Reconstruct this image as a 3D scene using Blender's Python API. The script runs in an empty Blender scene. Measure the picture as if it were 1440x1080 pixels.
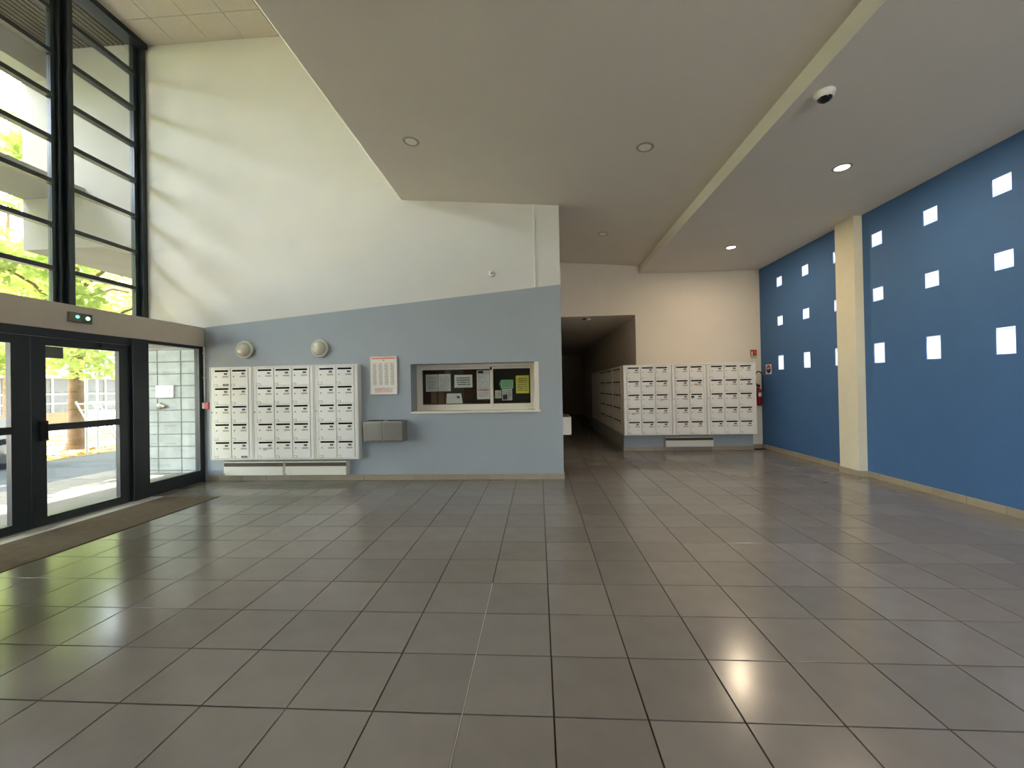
import bpy, math, random
from mathutils import Matrix, Vector

random.seed(7)
sc = bpy.context.scene
col = sc.collection

# ------------------------------------------------------------------ camera
CAM = Vector((-0.0403, -1.7921, 1.4247))
RX = Vector((0.9977984, 0.06357048, -0.01889846))
UP = Vector((0.01927953, -0.0053862, 0.99979962))
FW = Vector((-0.06345595, 0.99796282, 0.00659995))
FPX = 580.18
cd = bpy.data.cameras.new('camera')
cd.sensor_fit = 'HORIZONTAL'
cd.sensor_width = 36.0
cd.lens = FPX / 1440 * 36.0
cd.clip_start = 0.02
cd.clip_end = 500
cam = bpy.data.objects.new('camera', cd)
col.objects.link(cam)
M = Matrix.Identity(4)
for r in range(3):
    M[r][0] = RX[r]; M[r][1] = UP[r]; M[r][2] = -FW[r]; M[r][3] = CAM[r]
cam.matrix_world = M
sc.camera = cam

# ------------------------------------------------------------------ sky, sun, exposure
SUN_EL, SUN_AZ = 60.0, 184.0          # elevation; azimuth from +x towards -y
SKY_STRENGTH = 1.8
SUN_STRENGTH = 9.0
EXPOSURE = 1.12
world = bpy.data.worlds.new('world')
sc.world = world
world.use_nodes = True
wn, wl = world.node_tree.nodes, world.node_tree.links
wn.clear()
wo = wn.new('ShaderNodeOutputWorld'); wb = wn.new('ShaderNodeBackground')
sky = wn.new('ShaderNodeTexSky')
sky.sky_type = 'NISHITA'
sky.sun_disc = False
sky.sun_elevation = math.radians(SUN_EL)
sky.sun_rotation = math.radians(90 + SUN_AZ)
sky.air_density = 1.0; sky.dust_density = 2.5; sky.ozone_density = 1.0
hs = wn.new('ShaderNodeHueSaturation'); hs.inputs['Saturation'].default_value = 0.6
wl.new(sky.outputs[0], hs.inputs['Color']); wl.new(hs.outputs[0], wb.inputs[0])
wb.inputs[1].default_value = SKY_STRENGTH
wl.new(wb.outputs[0], wo.inputs[0])
sd = bpy.data.lights.new('sun', 'SUN')
sd.energy = SUN_STRENGTH; sd.angle = math.radians(0.6); sd.color = (1.0, 0.95, 0.87)
sun = bpy.data.objects.new('sun', sd); col.objects.link(sun)
e, a = math.radians(SUN_EL), math.radians(SUN_AZ)
sdir = Vector((math.cos(e) * math.cos(a), -math.cos(e) * math.sin(a), math.sin(e)))
sun.rotation_euler = sdir.to_track_quat('Z', 'Y').to_euler()
sun.location = sdir * 40
vs = sc.view_settings
vs.view_transform = 'Standard'; vs.look = 'None'; vs.gamma = 1.0; vs.exposure = EXPOSURE
vs.use_curve_mapping = False
cy = sc.cycles
cy.use_denoising = True
cy.max_bounces = 12; cy.diffuse_bounces = 7; cy.glossy_bounces = 4
cy.transmission_bounces = 6; cy.transparent_max_bounces = 16
cy.sample_clamp_indirect = 6.0; cy.caustics_reflective = False; cy.caustics_refractive = False

# ------------------------------------------------------------------ materials
def srgb(r, g, b):
    f = lambda c: c / 12.92 if c <= .04045 else ((c + .055) / 1.055) ** 2.4
    return (f(r / 255), f(g / 255), f(b / 255), 1)

def mat(name, rgb, rough=.6, spec=.5, metal=0, noise=0, nscale=8, bump=0, bscale=200, vary=0, emit=None, estr=0):
    m = bpy.data.materials.new(name); m.use_nodes = True
    n, l = m.node_tree.nodes, m.node_tree.links
    p = n['Principled BSDF']
    c = srgb(*rgb)
    p.inputs['Base Color'].default_value = c
    p.inputs['Roughness'].default_value = rough
    p.inputs['Specular IOR Level'].default_value = spec
    p.inputs['Metallic'].default_value = metal
    tc = n.new('ShaderNodeTexCoord')
    out = None
    if noise:
        t = n.new('ShaderNodeTexNoise'); t.inputs['Scale'].default_value = nscale; t.inputs['Detail'].default_value = 5
        l.new(tc.outputs['Object'], t.inputs['Vector'])
        mr = n.new('ShaderNodeMapRange')
        mr.inputs['From Min'].default_value = .3; mr.inputs['From Max'].default_value = .7
        mr.inputs['To Min'].default_value = 1 - noise; mr.inputs['To Max'].default_value = 1 + noise
        l.new(t.outputs['Fac'], mr.inputs['Value'])
        out = mr.outputs[0]
    if vary:
        oi = n.new('ShaderNodeObjectInfo')
        m2 = n.new('ShaderNodeMapRange'); m2.inputs['To Min'].default_value = 1 - vary; m2.inputs['To Max'].default_value = 1 + vary
        l.new(oi.outputs['Random'], m2.inputs['Value'])
        if out is None: out = m2.outputs[0]
        else:
            mm = n.new('ShaderNodeMath'); mm.operation = 'MULTIPLY'
            l.new(out, mm.inputs[0]); l.new(m2.outputs[0], mm.inputs[1]); out = mm.outputs[0]
    if out is not None:
        mx = n.new('ShaderNodeVectorMath'); mx.operation = 'SCALE'
        mx.inputs[0].default_value = c[:3]
        l.new(out, mx.inputs['Scale']); l.new(mx.outputs[0], p.inputs['Base Color'])
    if bump:
        t = n.new('ShaderNodeTexNoise'); t.inputs['Scale'].default_value = bscale; t.inputs['Detail'].default_value = 3
        l.new(tc.outputs['Object'], t.inputs['Vector'])
        b = n.new('ShaderNodeBump'); b.inputs['Strength'].default_value = bump; b.inputs['Distance'].default_value = .002
        l.new(t.outputs['Fac'], b.inputs['Height']); l.new(b.outputs[0], p.inputs['Normal'])
    if emit:
        p.inputs['Emission Color'].default_value = srgb(*emit); p.inputs['Emission Strength'].default_value = estr
    return m

def glass_mat(name, tint=(.95, .96, .955), refl=1.0):
    m = bpy.data.materials.new(name); m.use_nodes = True
    n, l = m.node_tree.nodes, m.node_tree.links
    n.clear()
    o = n.new('ShaderNodeOutputMaterial'); mx = n.new('ShaderNodeMixShader')
    t = n.new('ShaderNodeBsdfTransparent'); t.inputs[0].default_value = (*tint, 1)
    g = n.new('ShaderNodeBsdfGlossy'); g.inputs['Roughness'].default_value = .01
    f = n.new('ShaderNodeFresnel'); f.inputs['IOR'].default_value = 1.5
    ge = n.new('ShaderNodeNewGeometry'); ir = n.new('ShaderNodeMapRange')      # same reflectance on both faces of the thin pane
    ir.inputs['To Min'].default_value = 1.5; ir.inputs['To Max'].default_value = 1 / 1.5
    l.new(ge.outputs['Backfacing'], ir.inputs['Value']); l.new(ir.outputs[0], f.inputs['IOR'])
    mu = n.new('ShaderNodeMath'); mu.operation = 'MULTIPLY'; mu.inputs[1].default_value = refl
    l.new(f.outputs[0], mu.inputs[0]); l.new(mu.outputs[0], mx.inputs[0])
    l.new(t.outputs[0], mx.inputs[1]); l.new(g.outputs[0], mx.inputs[2]); l.new(mx.outputs[0], o.inputs[0])
    return m

def translucent_mat(name, rgb, share=.75, rough=.3, vary=0, tr=None):
    m = bpy.data.materials.new(name); m.use_nodes = True
    n, l = m.node_tree.nodes, m.node_tree.links
    n.clear()
    o = n.new('ShaderNodeOutputMaterial'); mx = n.new('ShaderNodeMixShader'); mx.inputs[0].default_value = share
    p = n.new('ShaderNodeBsdfPrincipled'); p.inputs['Base Color'].default_value = srgb(*rgb); p.inputs['Roughness'].default_value = rough
    t = n.new('ShaderNodeBsdfTranslucent'); t.inputs[0].default_value = srgb(*(tr or rgb))
    if vary:
        tc = n.new('ShaderNodeTexCoord'); ns = n.new('ShaderNodeTexNoise'); ns.inputs['Scale'].default_value = 1.3
        l.new(tc.outputs['Object'], ns.inputs['Vector'])
        for node, base, key in ((p, rgb, 'Base Color'), (t, tr or rgb, 0)):
            v = n.new('ShaderNodeVectorMath'); v.operation = 'SCALE'; v.inputs[0].default_value = srgb(*base)[:3]
            mr = n.new('ShaderNodeMapRange'); mr.inputs['From Min'].default_value = .3; mr.inputs['From Max'].default_value = .7
            mr.inputs['To Min'].default_value = 1 - vary; mr.inputs['To Max'].default_value = 1 + vary
            l.new(ns.outputs['Fac'], mr.inputs['Value']); l.new(mr.outputs[0], v.inputs['Scale']); l.new(v.outputs[0], node.inputs[key])
    l.new(p.outputs[0], mx.inputs[1]); l.new(t.outputs[0], mx.inputs[2]); l.new(mx.outputs[0], o.inputs[0])
    return m

def print_mat(name, paper, ink, rows, words=26, amount=.5, margin=.08):
    """paper with rows of unreadable small print across its face (generated x and z)"""
    m = bpy.data.materials.new(name); m.use_nodes = True
    n, l = m.node_tree.nodes, m.node_tree.links
    p = n['Principled BSDF']; p.inputs['Roughness'].default_value = .55
    tc = n.new('ShaderNodeTexCoord'); sx = n.new('ShaderNodeSeparateXYZ'); l.new(tc.outputs['Generated'], sx.inputs[0])
    def math_(op, x, y):
        k = n.new('ShaderNodeMath'); k.operation = op
        for i, v in enumerate((x, y)):
            if v is None: continue
            if isinstance(v, (int, float)): k.inputs[i].default_value = v
            else: l.new(v, k.inputs[i])
        return k.outputs[0]
    zr = math_('MULTIPLY', sx.outputs['Z'], rows)
    fr = math_('FRACT', zr, None); fl = math_('FLOOR', zr, None)
    line = math_('MULTIPLY', math_('GREATER_THAN', fr, .3), math_('LESS_THAN', fr, .75))
    cb = n.new('ShaderNodeCombineXYZ'); l.new(math_('MULTIPLY', sx.outputs['X'], words), cb.inputs[0]); l.new(math_('MULTIPLY', fl, 7.31), cb.inputs[1])
    ns = n.new('ShaderNodeTexNoise'); ns.inputs['Scale'].default_value = 1.0; ns.inputs['Detail'].default_value = 1; l.new(cb.outputs[0], ns.inputs['Vector'])
    on = math_('GREATER_THAN', ns.outputs['Fac'], 1 - amount)
    mg = math_('MULTIPLY', math_('GREATER_THAN', sx.outputs['X'], margin), math_('LESS_THAN', sx.outputs['X'], 1 - margin))
    mz = math_('MULTIPLY', math_('GREATER_THAN', sx.outputs['Z'], margin), math_('LESS_THAN', sx.outputs['Z'], 1 - margin))
    fac = math_('MULTIPLY', math_('MULTIPLY', line, on), math_('MULTIPLY', mg, mz))
    mx = n.new('ShaderNodeMix'); mx.data_type = 'RGBA'
    mx.inputs[6].default_value = srgb(*paper); mx.inputs[7].default_value = srgb(*ink)
    l.new(fac, mx.inputs[0]); l.new(mx.outputs[2], p.inputs['Base Color'])
    return m

MT = dict(
    white=mat('white_plaster', (219, 216, 209), .75, .3, noise=.02, nscale=2, bump=.15, bscale=120),
    ceil=mat('ceiling_paint', (220, 212, 199), .8, .25, noise=.02, nscale=1.5, bump=.15, bscale=140),
    fascia=mat('fascia_paint', (238, 232, 218), .7, .3),
    alcove=mat('alcove_paint', (222, 213, 198), .75, .3, noise=.02, nscale=2, bump=.15, bscale=120),
    grey=mat('grey_paint', (158, 165, 170), .6, .4, noise=.02, nscale=2, bump=.12, bscale=160),
    blue=mat('blue_paint', (68, 106, 153), .65, .35, noise=.03, nscale=3, bump=.2, bscale=160),
    beam=mat('beam_paint', (196, 184, 172), .7, .3, noise=.02),
    pillar=mat('pillar_paint', (222, 214, 190), .7, .3, noise=.02),
    tile=mat('floor_tile', (126, 120, 113), .19, .7, noise=.05, nscale=5, bump=.03, bscale=60, vary=.085),
    tilerest=mat('floor_tile_field', (126, 120, 113), .19, .7, noise=.06, nscale=3),
    grout=mat('grout', (62, 55, 47), .9, .2),
    skirt=mat('skirting_tile', (158, 146, 126), .35, .45, noise=.05, nscale=6, vary=.06),
    jointstrip=mat('joint_strip', (168, 163, 150), .4, .5),
    stone=mat('threshold_stone', (218, 217, 212), .18, .5, noise=.05, nscale=12),
    mat_=mat('coir_mat', (104, 92, 80), .95, .1, noise=.12, nscale=14, bump=.8, bscale=300),
    frame=mat('dark_frame', (34, 42, 46), .32, .5),
    frame2=mat('door_frame_metal', (30, 37, 42), .35, .5),
    glass=glass_mat('window_glass'),
    glassd=glass_mat('office_glass', (.93, .94, .93), .7),
    acoustic=mat('ceiling_tile', (208, 199, 188), .85, .2, noise=.03, nscale=9, vary=.02),
    gap=mat('dark_gap', (62, 58, 50), .9, .1),
    box=mat('mailbox_enamel', (230, 228, 221), .35, .5, noise=.015, nscale=5),
    door=mat('mailbox_door_enamel', (233, 231, 225), .3, .5, vary=.025),
    slot=mat('letter_slot', (16, 13, 16), .9, .05),
    plate=mat('number_plate', (64, 44, 34), .4, .4),
    digits=mat('number_digits', (156, 112, 84), .5, .3),
    lock=mat('lock_metal', (140, 134, 120), .35, .5, metal=.7),
    tabedge=mat('tab_edge', (128, 124, 112), .5, .3),
    tab=mat('label_tab', (236, 233, 222), .3, .5),
    ink=print_mat('name_strip', (210, 207, 194), (110, 106, 98), 2, 9, .62, .02),
    sticker=mat('black_sticker', (26, 28, 30), .4, .4),
    stickw=print_mat('sticker_print', (24, 26, 28), (190, 190, 186), 2, 8, .6, .08),
    yellow=mat('yellow_sticker', (222, 196, 60), .5, .3),
    orange=mat('orange_sticker', (206, 128, 62), .5, .3),
    heater=mat('heater_enamel', (222, 218, 206), .4, .4),
    heatdark=mat('heater_grille', (84, 76, 66), .6, .3),
    steel=mat('brushed_steel', (168, 166, 158), .32, .5, metal=.85, noise=.05, nscale=40),
    steeledge=mat('steel_edge', (214, 210, 198), .3, .5, metal=.5),
    lampbase=mat('bulkhead_base', (202, 198, 184), .4, .5),
    lampglass=mat('bulkhead_diffuser', (186, 180, 162), .1, .5),
    alu=mat('white_window_frame', (224, 216, 200), .4, .4),
    sill=mat('hatch_sill', (228, 222, 208), .4, .4),
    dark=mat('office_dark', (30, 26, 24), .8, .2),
    brown=mat('office_brown', (92, 54, 38), .6, .3, noise=.1, nscale=4),
    tan=mat('office_carton', (150, 118, 92), .7, .2, noise=.06),
    shelfgrey=mat('office_cupboard', (106, 104, 98), .6, .3),
    red=mat('red_paint', (176, 28, 34), .4, .5),
    redext=mat('extinguisher_red', (150, 22, 24), .3, .5),
    black=mat('black_rubber', (22, 22, 24), .5, .4),
    plastic=mat('white_plastic', (232, 230, 222), .4, .4),
    signwhite=mat('sign_white', (230, 226, 218), .5, .3),
    signgreen=mat('sign_green', (168, 190, 150), .5, .3),
    signblue=mat('sign_blue', (44, 62, 110), .5, .3),
    exitgreen=mat('exit_green', (52, 92, 66), .4, .4),
    exitbody=mat('exit_body', (120, 116, 98), .5, .4),
    ledw=mat('led_white', (255, 255, 250), .5, .3, emit=(255, 255, 250), estr=1.2),
    ledc=mat('led_cyan', (160, 250, 250), .5, .3, emit=(130, 245, 245), estr=.7),
    lit=mat('lit_lamp', (255, 245, 225), .5, .3, emit=(255, 232, 190), estr=6),
    unlit=mat('unlit_lamp', (240, 234, 222), .35, .4),
    ring=mat('lamp_ring', (160, 153, 142), .4, .4),
    domedark=mat('dome_dark', (14, 14, 16), .08, .6),
    conc=mat('outdoor_concrete', (146, 143, 137), .85, .2, noise=.06, nscale=1.5, bump=.2, bscale=30),
    soffit=mat('outdoor_soffit', (44, 42, 38), .85, .2),
    soffitslat=mat('outdoor_soffit_slat', (78, 74, 67), .8, .2),
    block=mat('concrete_block', (166, 170, 165), .9, .15, noise=.16, nscale=4, bump=.5, bscale=40, vary=.07),
    mortar=mat('mortar', (122, 124, 118), .95, .1),
    asphalt=mat('asphalt', (104, 108, 114), .9, .2, noise=.08, nscale=2, bump=.3, bscale=80),
    paving=mat('paving_slab', (132, 130, 126), .85, .2, noise=.06, nscale=3, vary=.04),
    earth=mat('leaf_litter', (196, 172, 124), .95, .1, noise=.35, nscale=5, bump=.6, bscale=30),
    ground=mat('far_ground', (206, 200, 186), .95, .1, noise=.06, nscale=.6),
    litterleaf=mat('fallen_leaf', (202, 172, 104), .9, .1, vary=.2),
    bark=mat('bark', (122, 100, 78), .9, .15, noise=.3, nscale=7, bump=.7, bscale=25),
    leaf=translucent_mat('leaf', (158, 180, 104), .5, .5, .3, (208, 220, 132)),
    gblock=translucent_mat('glass_block', (198, 200, 204), .9, .15),
    gblockrim=mat('glass_block_rim', (150, 160, 176), .4, .4),
    galv=mat('galvanised', (214, 220, 214), .45, .4, metal=.2),
    farwall=mat('far_render', (196, 184, 172), .85, .2, noise=.05, nscale=.5),
    farwhite=mat('far_white', (244, 240, 232), .7, .2),
    farglass=mat('far_window', (92, 92, 92), .2, .5),
    farred=mat('far_brick', (196, 128, 96), .9, .2, noise=.1, nscale=3),
    carpaint=mat('car_paint', (202, 200, 196), .3, .5),
    carglass=mat('car_glass', (40, 46, 50), .1, .5),
    tyre=mat('tyre', (34, 34, 36), .8, .2),
)
P = dict(
    white=print_mat('printed_white', (206, 204, 198), (120, 118, 114), 17, 22, .55, .1),
    white2=print_mat('printed_white_two', (212, 210, 203), (150, 148, 144), 15, 20, .5, .1),
    notice=print_mat('printed_notice', (222, 219, 208), (92, 88, 84), 6, 12, .62, .12),
    list=print_mat('printed_list', (216, 213, 206), (148, 144, 140), 26, 16, .5, .07),
    yellow=print_mat('printed_yellow', (214, 204, 62), (104, 98, 34), 9, 13, .6, .12),
    green=print_mat('printed_green', (132, 190, 146), (96, 142, 108), 8, 12, .55, .1),
    names=print_mat('printed_names', (226, 221, 208), (146, 140, 128), 24, 7, .6, .04),
    redtext=print_mat('printed_red', (226, 221, 208), (196, 108, 92), 5, 18, .6, .03),
    grey=print_mat('printed_grey', (196, 194, 184), (70, 70, 72), 9, 9, .5, .08),
)

# ------------------------------------------------------------------ mesh helpers
class MB:
    def __init__(s): s.v = []; s.f = []; s.m = []; s.sm = []
    def add(s, vs, fs, mi=0, smooth=False):
        o = len(s.v); s.v += [tuple(p) for p in vs]
        for f in fs: s.f.append(tuple(i + o for i in f)); s.m.append(mi); s.sm.append(smooth)
        return s
    def box(s, x0, x1, y0, y1, z0, z1, mi=0):
        return s.add([(x0,y0,z0),(x1,y0,z0),(x1,y1,z0),(x0,y1,z0),(x0,y0,z1),(x1,y0,z1),(x1,y1,z1),(x0,y1,z1)],
              [(0,3,2,1),(4,5,6,7),(0,1,5,4),(1,2,6,5),(2,3,7,6),(3,0,4,7)], mi)
    def bbox(s, x0, x1, y0, y1, z0, z1, b=.004, mi=0):
        """box with all edges chamfered"""
        import itertools
        xs, ys, zs = (x0, x1), (y0, y1), (z0, z1)
        V = []; idx = {}
        for i, j, k in itertools.product((0, 1), repeat=3):
            sx, sy, sz = (1 if i == 0 else -1), (1 if j == 0 else -1), (1 if k == 0 else -1)
            for ax in range(3):
                p = [xs[i] + sx * b, ys[j] + sy * b, zs[k] + sz * b]
                p[ax] = (xs[i], ys[j], zs[k])[ax]
                idx[(i, j, k, ax)] = len(V); V.append(tuple(p))
        F = []
        for ax in range(3):
            o = [q for q in range(3) if q != ax]
            for side in (0, 1):
                q = []
                for u, w in ((0, 0), (1, 0), (1, 1), (0, 1)):
                    c = [0, 0, 0]; c[ax] = side; c[o[0]] = u; c[o[1]] = w
                    q.append(idx[(*c, ax)])
                F.append(q)
        for ax in range(3):
            o = [q for q in range(3) if q != ax]
            for u in (0, 1):
                for w in (0, 1):
                    c0 = [0, 0, 0]; c0[o[0]] = u; c0[o[1]] = w; c1 = list(c0); c1[ax] = 1
                    F.append([idx[(*c0, o[0])], idx[(*c1, o[0])], idx[(*c1, o[1])], idx[(*c0, o[1])]])
        for i, j, k in itertools.product((0, 1), repeat=3):
            F.append([idx[(i, j, k, q)] for q in range(3)])
        cx, cy_, cz = (x0 + x1) / 2, (y0 + y1) / 2, (z0 + z1) / 2
        G = []
        for f in F:
            a_, b_, c_ = (Vector(V[f[q]]) for q in range(3))
            nrm = (b_ - a_).cross(c_ - a_)
            if nrm.dot((a_ + b_ + c_) / 3 - Vector((cx, cy_, cz))) < 0: f = f[::-1]
            G.append(tuple(f))
        return s.add(V, G, mi)
    def tube(s, pts, r, n=8, mi=0, caps=True):
        pts = [Vector(p) for p in pts]
        rs = r if isinstance(r, (list, tuple)) else [r] * len(pts)
        V = []; prev = None
        for i, p in enumerate(pts):
            d = (pts[min(i + 1, len(pts) - 1)] - pts[max(i - 1, 0)]).normalized()
            if prev is None:
                u = d.orthogonal().normalized()
            else:
                u = (prev - d * prev.dot(d)).normalized()
            prev = u
            w = d.cross(u)
            for k in range(n):
                t = 2 * math.pi * k / n
                V.append(p + (u * math.cos(t) + w * math.sin(t)) * rs[i])
        F = [(i * n + k, i * n + (k + 1) % n, (i + 1) * n + (k + 1) % n, (i + 1) * n + k) for i in range(len(pts) - 1) for k in range(n)]
        s.add(V, F, mi, True)
        if caps:
            s.add([V[k] for k in range(n)], [tuple(range(n))[::-1]], mi)
            s.add([V[(len(pts) - 1) * n + k] for k in range(n)], [tuple(range(n))], mi)
        return s
    def lathe(s, c, axis, prof, n=28, mi=0):
        """prof: list of (distance along axis, radius)"""
        ax = Vector(axis).normalized(); u = ax.orthogonal().normalized(); w = ax.cross(u); c = Vector(c)
        V = []
        for d, r in prof:
            for k in range(n):
                t = 2 * math.pi * k / n
                V.append(c + ax * d + (u * math.cos(t) + w * math.sin(t)) * max(r, 1e-4))
        F = [(i * n + k, i * n + (k + 1) % n, (i + 1) * n + (k + 1) % n, (i + 1) * n + k) for i in range(len(prof) - 1) for k in range(n)]
        return s.add(V, F, mi, True)
    def prism(s, poly, axis, a0, a1, mi=0):
        """polygon in the two other axes, extruded along axis 0/1/2"""
        def P3(p, t):
            q = list(p); q.insert(axis, t); return tuple(q)
        n = len(poly)
        V = [P3(p, a0) for p in poly] + [P3(p, a1) for p in poly]
        F = [tuple(range(n))[::-1], tuple(range(n, 2 * n))] + [(k, (k + 1) % n, n + (k + 1) % n, n + k) for k in range(n)]
        return s.add(V, F, mi)
    def build(s, name, mats, parent=None, local=False):
        if not isinstance(mats, (list, tuple)): mats = [mats]
        me = bpy.data.meshes.new(name)
        o = Vector((0, 0, 0))
        if parent is not None and not local:
            q = parent
            while q is not None: o += q.location; q = q.parent
        me.from_pydata([(x - o.x, y - o.y, z - o.z) for x, y, z in s.v], [], s.f)
        for m in mats: me.materials.append(MT[m] if isinstance(m, str) else m)
        me.polygons.foreach_set('material_index', s.m)
        me.polygons.foreach_set('use_smooth', s.sm)
        me.update()
        ob = bpy.data.objects.new(name, me); col.objects.link(ob)
        if parent is not None: ob.parent = parent
        return ob

def tag(o, label=None, cat=None, group=None, kind=None):
    if label: o['label'] = label
    if cat: o['category'] = cat
    if group: o['group'] = group
    if kind: o['kind'] = kind
    return o
def empty(name, loc=(0, 0, 0), rz=0):
    o = bpy.data.objects.new(name, None); col.objects.link(o)
    o.location = loc; o.rotation_euler = (0, 0, rz); o.empty_display_size = .1
    return o
def thing(name, label, cat, loc=(0, 0, 0), group=None, rz=0):
    return tag(empty(name, loc, rz), label, cat, group)
def struct(name, mb, m, label=None):
    o = mb.build(name, m); o['kind'] = 'structure'
    if label: o['label'] = label
    return o
def inst(src, parent, loc=(0, 0, 0), rot=None):
    c = src.copy(); col.objects.link(c); c.parent = parent; c.location = loc
    if rot: c.rotation_euler = rot
    return c

# ------------------------------------------------------------------ room dimensions (metres, aligned with the floor tiles)
YB = 4.55            # back wall
XG = -5.45           # door glazing wall
XW = -6.40           # upper window wall (inner face of bars)
XR = 4.78            # blue wall
YA = 7.46            # alcove wall
XC = 0.325           # right end of the back wall
ZH = 7.12            # high ceiling
YN = -5.0            # wall behind the camera
ZL = 3.862           # low ceiling
midz = lambda x: 4.394 - .0822 * (x + 2.158)
dado = lambda x: 2.473 + .0872 * max(0, x + 5.443)

# ------------------------------------------------------------------ floor
floor = struct('floor', MB().box(XG - .1, XR, YN, 19.2, -.2, -.006), 'grout', 'grey ceramic tiled floor')
T = .4; J = .0035
rects = [(-4.4, .4, YN, YB), (.4, XR, YN, 7.2), (.325, .4, YB, 7.2), (.325, 1.77, 7.2, 12.9), (.325, 2.12, 12.9, 18.9), (XG + .02, -4.4, 3.6, YB), (XG + .02, -4.4, YN, .8)]
cells = []
for (x0, x1, y0, y1) in rects:
    for i in range(math.floor(x0 / T + 1e-6), math.ceil(x1 / T - 1e-6)):
        for j in range(math.floor(y0 / T + 1e-6), math.ceil(y1 / T - 1e-6)):
            a0, a1, b0, b1 = max(i * T, x0), min((i + 1) * T, x1), max(j * T, y0), min((j + 1) * T, y1)
            if a1 - a0 < .03 or b1 - b0 < .03: continue
            c = Vector(((a0 + a1) / 2, (b0 + b1) / 2, 0)) - CAM
            d = c.dot(FW)
            sees = d > .3 and abs(c.dot(RX) / d) < 1.35 and abs(c.dot(UP) / d) < 1.0 and not (b0 > 7.2)
            size = (a1 - a0) * (b1 - b0) * 1.42 / d ** 3 if sees else 0
            cells.append((size, a0, a1, b0, b1))
cells.sort(reverse=True)
def tile_mb(w, h):
    return MB().bbox(-w / 2 + J, w / 2 - J, -h / 2 + J, h / 2 - J, -.012, 0, .0011)
full = None
rest = MB()
for k, (size, a0, a1, b0, b1) in enumerate(cells):
    if k < 300:
        w, h = a1 - a0, b1 - b0
        loc = ((a0 + a1) / 2, (b0 + b1) / 2, 0)
        rot = (random.gauss(0, .0011), random.gauss(0, .0011), 0)
        if w > T - .001 and h > T - .001:
            if full is None:
                o = full = tile_mb(T, T).build('tile', 'tile', floor, True); o.location = loc
            else:
                o = inst(full, floor, loc)
        else:
            o = tile_mb(w, h).build('tile', 'tile', floor, True); o.location = loc
        o.rotation_euler = rot
    else:
        z = random.gauss(0, .0002)
        rest.box(a0 + J, a1 - J, b0 + J, b1 - J, -.012, z)
rest.build('tile_field', 'tilerest', floor)['kind'] = 'stuff'
MB().box(-.4022, -.3978, -2.4, 1.2, -.004, .0004).build('expansion_joint', 'jointstrip', floor)
MB().bbox(XG + .02, -5.2, .8, 3.6, -.02, .002, .002).build('threshold', 'stone', floor)
dm = MB().bbox(-5.195, -4.405, .84, 3.57, -.006, .008, .004).build('doormat', 'mat_')
tag(dm, 'long brown recessed doormat in front of the glass entrance doors', 'doormat')

# ------------------------------------------------------------------ walls and ceilings
# back wall with hatch hole: front face split along the painted line
wb_ = MB()
HX0, HX1, HZ0, HZ1 = -2.03, -.03, 1.05, 1.805
def q(x0, x1, za, zb, mi):
    wb_.add([(x0, YB, za(x0)), (x1, YB, za(x1)), (x1, YB, zb(x1)), (x0, YB, zb(x0))], [(0, 1, 2, 3)], mi)
k0 = lambda v: (lambda x: v)
XL = XW - .1
XE = XG - .06
q(XE, -5.443, k0(-.1), k0(2.473), 0); q(XL, XE, k0(2.166), k0(2.473), 0); q(-5.443, HX0, k0(0), dado, 0)
q(HX0, HX1, k0(0), k0(HZ0), 0); q(HX0, HX1, k0(HZ1), dado, 0); q(HX1, XC, k0(0), dado, 0)
q(XL, -5.443, k0(2.473), k0(ZH + .1), 1); q(-5.443, HX0, dado, k0(ZH + .1), 1)
q(HX0, HX1, dado, k0(ZH + .1), 1); q(HX1, XC, dado, k0(4.3), 1)
D = .45
for (x0, x1, z0, z1) in ((XL, XE, 2.166, ZH + .1), (XE, HX0, -.1, ZH + .1), (HX1, XC, 0, 4.3), (HX0, HX1, 0, HZ0), (HX0, HX1, HZ1, ZH + .1)):
    wb_.add([(x0, YB + D, z0), (x1, YB + D, z0), (x1, YB + D, z1), (x0, YB + D, z1)], [(3, 2, 1, 0)], 0)
wb_.add([(HX0, YB, HZ0), (HX1, YB, HZ0), (HX1, YB, HZ1), (HX0, YB, HZ1), (HX0, YB + D, HZ0), (HX1, YB + D, HZ0), (HX1, YB + D, HZ1), (HX0, YB + D, HZ1)],
        [(0, 1, 5, 4), (1, 2, 6, 5), (2, 3, 7, 6), (3, 0, 4, 7)], 0)
wb_.add([(XC, YB, 0), (XC, YB + D, 0), (XC, YB + D, 4.3), (XC, YB, 4.3)], [(0, 1, 2, 3)], 0)
wb_.add([(XL, YB, 2.166), (XL, YB + D, 2.166), (XL, YB + D, ZH + .1), (XL, YB, ZH + .1)], [(3, 2, 1, 0)], 1)
wb_.add([(XE, YB, -.1), (XE, YB + D, -.1), (XE, YB + D, 2.166), (XE, YB, 2.166)], [(3, 2, 1, 0)], 0)
wb_.add([(XL, YB, 2.166), (XE, YB, 2.166), (XE, YB + D, 2.166), (XL, YB + D, 2.166)], [(0, 1, 2, 3)], 1)
struct('wall_back', wb_, ['grey', 'white'], 'tall wall painted grey below a slanted line and white above')
struct('trim_1', MB().prism([(-.078, dado(-.078)), (-.05, dado(-.05)), (-.05, midz(-.05)), (-.078, midz(-.078))], 1, YB - .018, YB + .005), 'plastic', 'thin white vertical strip near the end of the tall wall')
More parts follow.
